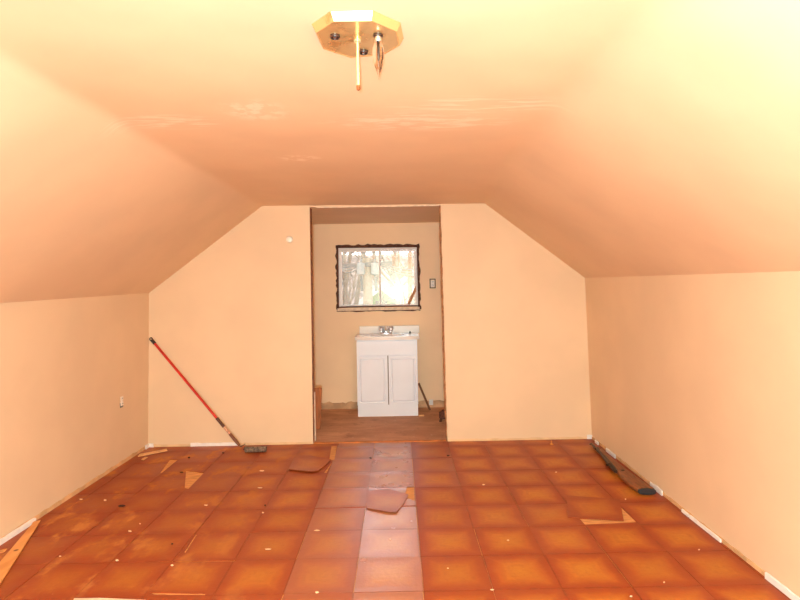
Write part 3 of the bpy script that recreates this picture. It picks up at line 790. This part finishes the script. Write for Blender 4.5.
# second tube under the barrel
o2 = (rc1-mz).normalized().cross(Vector((0, 0, 1)))*.022
if o2.x < 0: o2 = -o2
bm = bmesh.new(); tube(bm, [rc1+o2*.8, mz.lerp(rc1, .35)+o2*.7], .008, 12); finish('magazine_tube', loc(rif, bm), m_gun, rif, smooth='auto')
bm = bmesh.new(); s0 = rc0.lerp(rc1, .35)
tube(bm, [s0, s0+Vector((-.015, -.005, .018)), s0+Vector((-.032, -.012, .014))], [.005, .005, .006], 10); lathe(bm, [(.004, -.009), (.009, -.004), (.009, .004), (.004, .009)], s0+Vector((-.036, -.014, .012)), 12); finish('bolt_handle', loc(rif, bm), m_gun, rif, smooth='auto')
bm = bmesh.new(); s1 = mz.lerp(rc1, .42); box(bm, (s1.x-.016, s1.y-.02, s1.z-.004), (s1.x-.008, s1.y+.02, s1.z+.012)); finish('rear_sight', loc(rif, bm), m_gun, bar, bevel=.002)
bm = bmesh.new(); s1 = mz.lerp(rc1, .04); box(bm, (s1.x-.018, s1.y-.008, s1.z-.002), (s1.x-.007, s1.y+.008, s1.z+.003)); finish('front_sight', loc(rif, bm), m_gun, bar)
# inlaid dark screw plate on the stock
a = at(622.8, 470.3, Z=.04); bm = bmesh.new(); lathe(bm, [(.012, -.003), (.012, .0012), (.009, .002)], (a.x, a.y, gz0+gt), 16)
for v in bm.verts: v.co.y += 0
finish('action_screw', loc(rif, bm), m_dark, rif, smooth='auto')

# ------------------------------------------------------------------ loose tiles and scraps
def loose(name, px, label, lift=0.001, th=.003, warp=.0, seed=0, cat='floor tile', m=None, tone=.6, gloss=.3, group=None, uvs=None, z0=None, sub=6):
    """flat piece whose outline lies on the floor at the given places; may curl upwards"""
    ps = [at(x, y, Z=.003) for x, y in px]
    bm = bmesh.new(); u1 = bm.loops.layers.uv.new('tile'); u2 = bm.loops.layers.uv.new('tone')
    xs = [p.x for p in ps]; ys = [p.y for p in ps]
    f = bm.faces.new([bm.verts.new((p.x, p.y, 0)) for p in ps])
    bmesh.ops.triangulate(bm, faces=bm.faces[:]); 
    bmesh.ops.subdivide_edges(bm, edges=bm.edges[:], cuts=sub-1, use_grid_fill=True)
    cx, cy = sum(xs)/len(xs), sum(ys)/len(ys); L = max(max(xs)-min(xs), max(ys)-min(ys))
    sz = T
    for f in bm.faces:
        for l in f.loops:
            l[u1].uv = (max(.0, min(1, .5+(l.vert.co.x-cx)/sz)), max(0, min(1, .5+(l.vert.co.y-cy)/sz))); l[u2].uv = (tone, gloss)
    for v in bm.verts:
        v.co.z = lift+warp*(((v.co.x-cx)/(L*.5))**2*.4+((v.co.y-cy)/(L*.5))**2)
    if bm.faces[:] and sum(f.normal.z for f in bm.faces) < 0: bmesh.ops.reverse_faces(bm, faces=bm.faces[:])
    o = finish(name, bm, m or m_tile, normals=False)
    o.data.update()
    md = o.modifiers.new('t', 'SOLIDIFY'); md.thickness = th; md.offset = 1 
    tag(o, label, cat, group); return o
loose('loose_floor_tile', [(566.5, 495.8), (619.8, 499.2), (623.8, 521), (568.2, 517.6)], 'loose brown floor tile shifted askew at the right, baring a pale strip', lift=.0012, warp=.001, gloss=.05, tone=.9)
loose('broken_floor_tile', [(366.5, 491.8), (389, 490.2), (408.5, 495.5), (404.5, 503), (396.5, 513.2), (388, 513), (366.3, 508.5)], 'broken brown floor tile piece lying before the alcove, shiny tiles beside it', lift=.004, warp=.005, gloss=.5, tone=.7)
loose('loose_floor_tile', [(294.5, 457.8), (310, 457), (331, 460.2), (327, 464.5), (318, 472), (311, 473), (288.5, 470.3)], 'loose brown floor tile with curled edges left of the alcove opening', lift=.004, warp=.009, gloss=.25, tone=.7)
# wooden board at the left
def board(name, px, label, th, m, lift=.004, bev=.0015, cat='board'):
    bm = bmesh.new(); ps = [at(x, y, Z=lift+th) for x, y in px]
    for p_ in ps: p_.z = lift
    prism(bm, ps, (0, 0, th)); return tag(finish(name, bm, m, bevel=bev), label, cat)
t = NT('knotty_board'); 
nb = t.step(t.noise(2, 4, t.pos((9, 2, 1))), .3, .7); c = t.mix(nb, lin((216, 142, 74)), lin((232, 164, 96)))
vor = t.add('ShaderNodeTexVoronoi'); vor.inputs['Scale'].default_value = 7; t.link(t.pos(), vor.inputs[0])
kn = t.math('SUBTRACT', 1, t.step(vor.outputs['Distance'], .05, .11)); c = t.mix(kn, c, lin((120, 66, 30)))
t.link(c, t.b.inputs['Base Color']); t.b.inputs['Roughness'].default_value = .6
bd = [(31.5, 524.5), (33.2, 521.3), (40.8, 519.8), (37.5, 525), (0, 583.5), (-30, 631), (-90, 665), (-30, 597.5), (0, 561.5)]
board('wooden_board', bd, 'knotty orange-brown board lying on the floor in the near left corner', .008, t.m)
board('lath_strip', [(138, 456.2), (139.5, 453.8), (166.5, 448.6), (167.5, 450.4)], 'short pale lath strip on the floor in the far left corner', .006, m_scrap, cat='strip')
board('wood_offcut', [(141, 459.3), (145, 456.6), (148, 457), (143.5, 460)], 'tiny pale offcut beside the lath strip', .004, m_scrap, cat='scrap')
board('plank_end', [(74, 598), (100, 597.6), (146, 599.6), (150, 640), (60, 640)], 'pinkish pale plank end at the bottom edge of the photo, left of centre', .006, mat('pink_plank', (240, 196, 168), .6), cat='plank')
# chips
chips = [(262, 470.6, 5, 1.4), (260, 487.6, 5, 1.2), (105, 500, 3, 1.8), (81, 499, 4, 1.2), (130, 531, 4, 1.8), (317, 530.2, 6, 1.2), (483.5, 484.5, 3, 1.2), (508, 540, 3, 1.2), (492, 589.5, 4, 1.5),
         (625.5, 499, 2, 1.6), (699, 549.5, 2.4, 1.4), (664, 582, 2.4, 1.4), (631, 596, 3, 1.6), (263, 512.5, 2.5, 1.5), (140, 523.5, 1.6, 1.2), (206, 505, 5, 1.2), (117, 560, 4, 2), (172, 565, 3, 2), (317, 592, 4, 2), (556, 472, 2.4, 1), (268, 549, 7, 1.2), (60, 556, 3, 1), (448, 568, 2, 1), (390, 539, 2, 1)]
m_chip = mat('pale_chip', (250, 212, 170), .8)
for i, (x, y, w, h) in enumerate(chips):
    rg = random.Random(i); ps = []
    for k in range(6):
        a = 2*PI*k/6+rg.uniform(-.3, .3); ps.append((x+math.cos(a)*w/2*rg.uniform(.7, 1.1), y-math.sin(a)*h/2*rg.uniform(.7, 1.1)))
    board('paint_chip', ps, 'small pale paint chip lying on the brown floor tiles', .0015, m_chip, lift=.0035, bev=0, cat='paint chip')['group'] = 'paint chips scattered over the floor'
darks = [(223, 452.6, 3, 1.2), (189, 457.3, 3, 1.2), (181.5, 472, 4, 1.2), (122, 505.5, 8, 2.2), (172, 543.5, 2.4, 1.2), (265, 505, 2, 1.5), (448, 455.3, 3, 1.4), (370.5, 457.8, 3, 1.6)]
m_dchip = mat('dark_debris', (58, 28, 18), .8)
for i, (x, y, w, h) in enumerate(darks):
    rg = random.Random(100+i); ps = []
    for k in range(6):
        a = 2*PI*k/6+rg.uniform(-.3, .3); ps.append((x+math.cos(a)*w/2*rg.uniform(.7, 1.1), y-math.sin(a)*h/2*rg.uniform(.7, 1.1)))
    board('tile_crumb', ps, 'small dark crumb of broken tile lying on the floor', .003, m_dchip, lift=.0035, bev=0, cat='debris')['group'] = 'dark tile crumbs on the floor'
# little brown stub by the end wall
a = at(551.5, 443.6, Z=.01)
bm = bmesh.new(); lathe(bm, [(.016, 0), (.014, .008), (.006, .012), (.005, .03)], (a.x, min(a.y, YB-.03), .002), 10)
tag(finish('rubber_doorstop', bm, mat('tan_stub', (200, 130, 60), .6), smooth='auto'), 'tiny tan stub standing by the end wall right of the alcove', 'stub')

# ------------------------------------------------------------------ light
fl = bpy.data.lights.new('camera_flash', 'POINT'); fl.energy = 436; fl.shadow_soft_size = .03; fl.color = (.565, .855, 1)
fo = bpy.data.objects.new('camera_flash', fl); COL.objects.link(fo); fo.location = (0, -.40, CAMH-.13)
w = bpy.data.worlds.new('overcast_sky'); SC.world = w; w.use_nodes = True
bg = w.node_tree.nodes['Background']; bg.inputs[0].default_value = (.95, .97, 1, 1); bg.inputs[1].default_value = 4.0
vs = SC.view_settings; vs.view_transform = 'Standard'; vs.look = 'None'; vs.gamma = 1; vs.exposure = 0; vs.use_curve_mapping = False
SC.cycles.use_denoising = True
SC.cycles.max_bounces = 12; SC.cycles.diffuse_bounces = 6
SC.cycles.caustics_reflective = False; SC.cycles.caustics_refractive = False
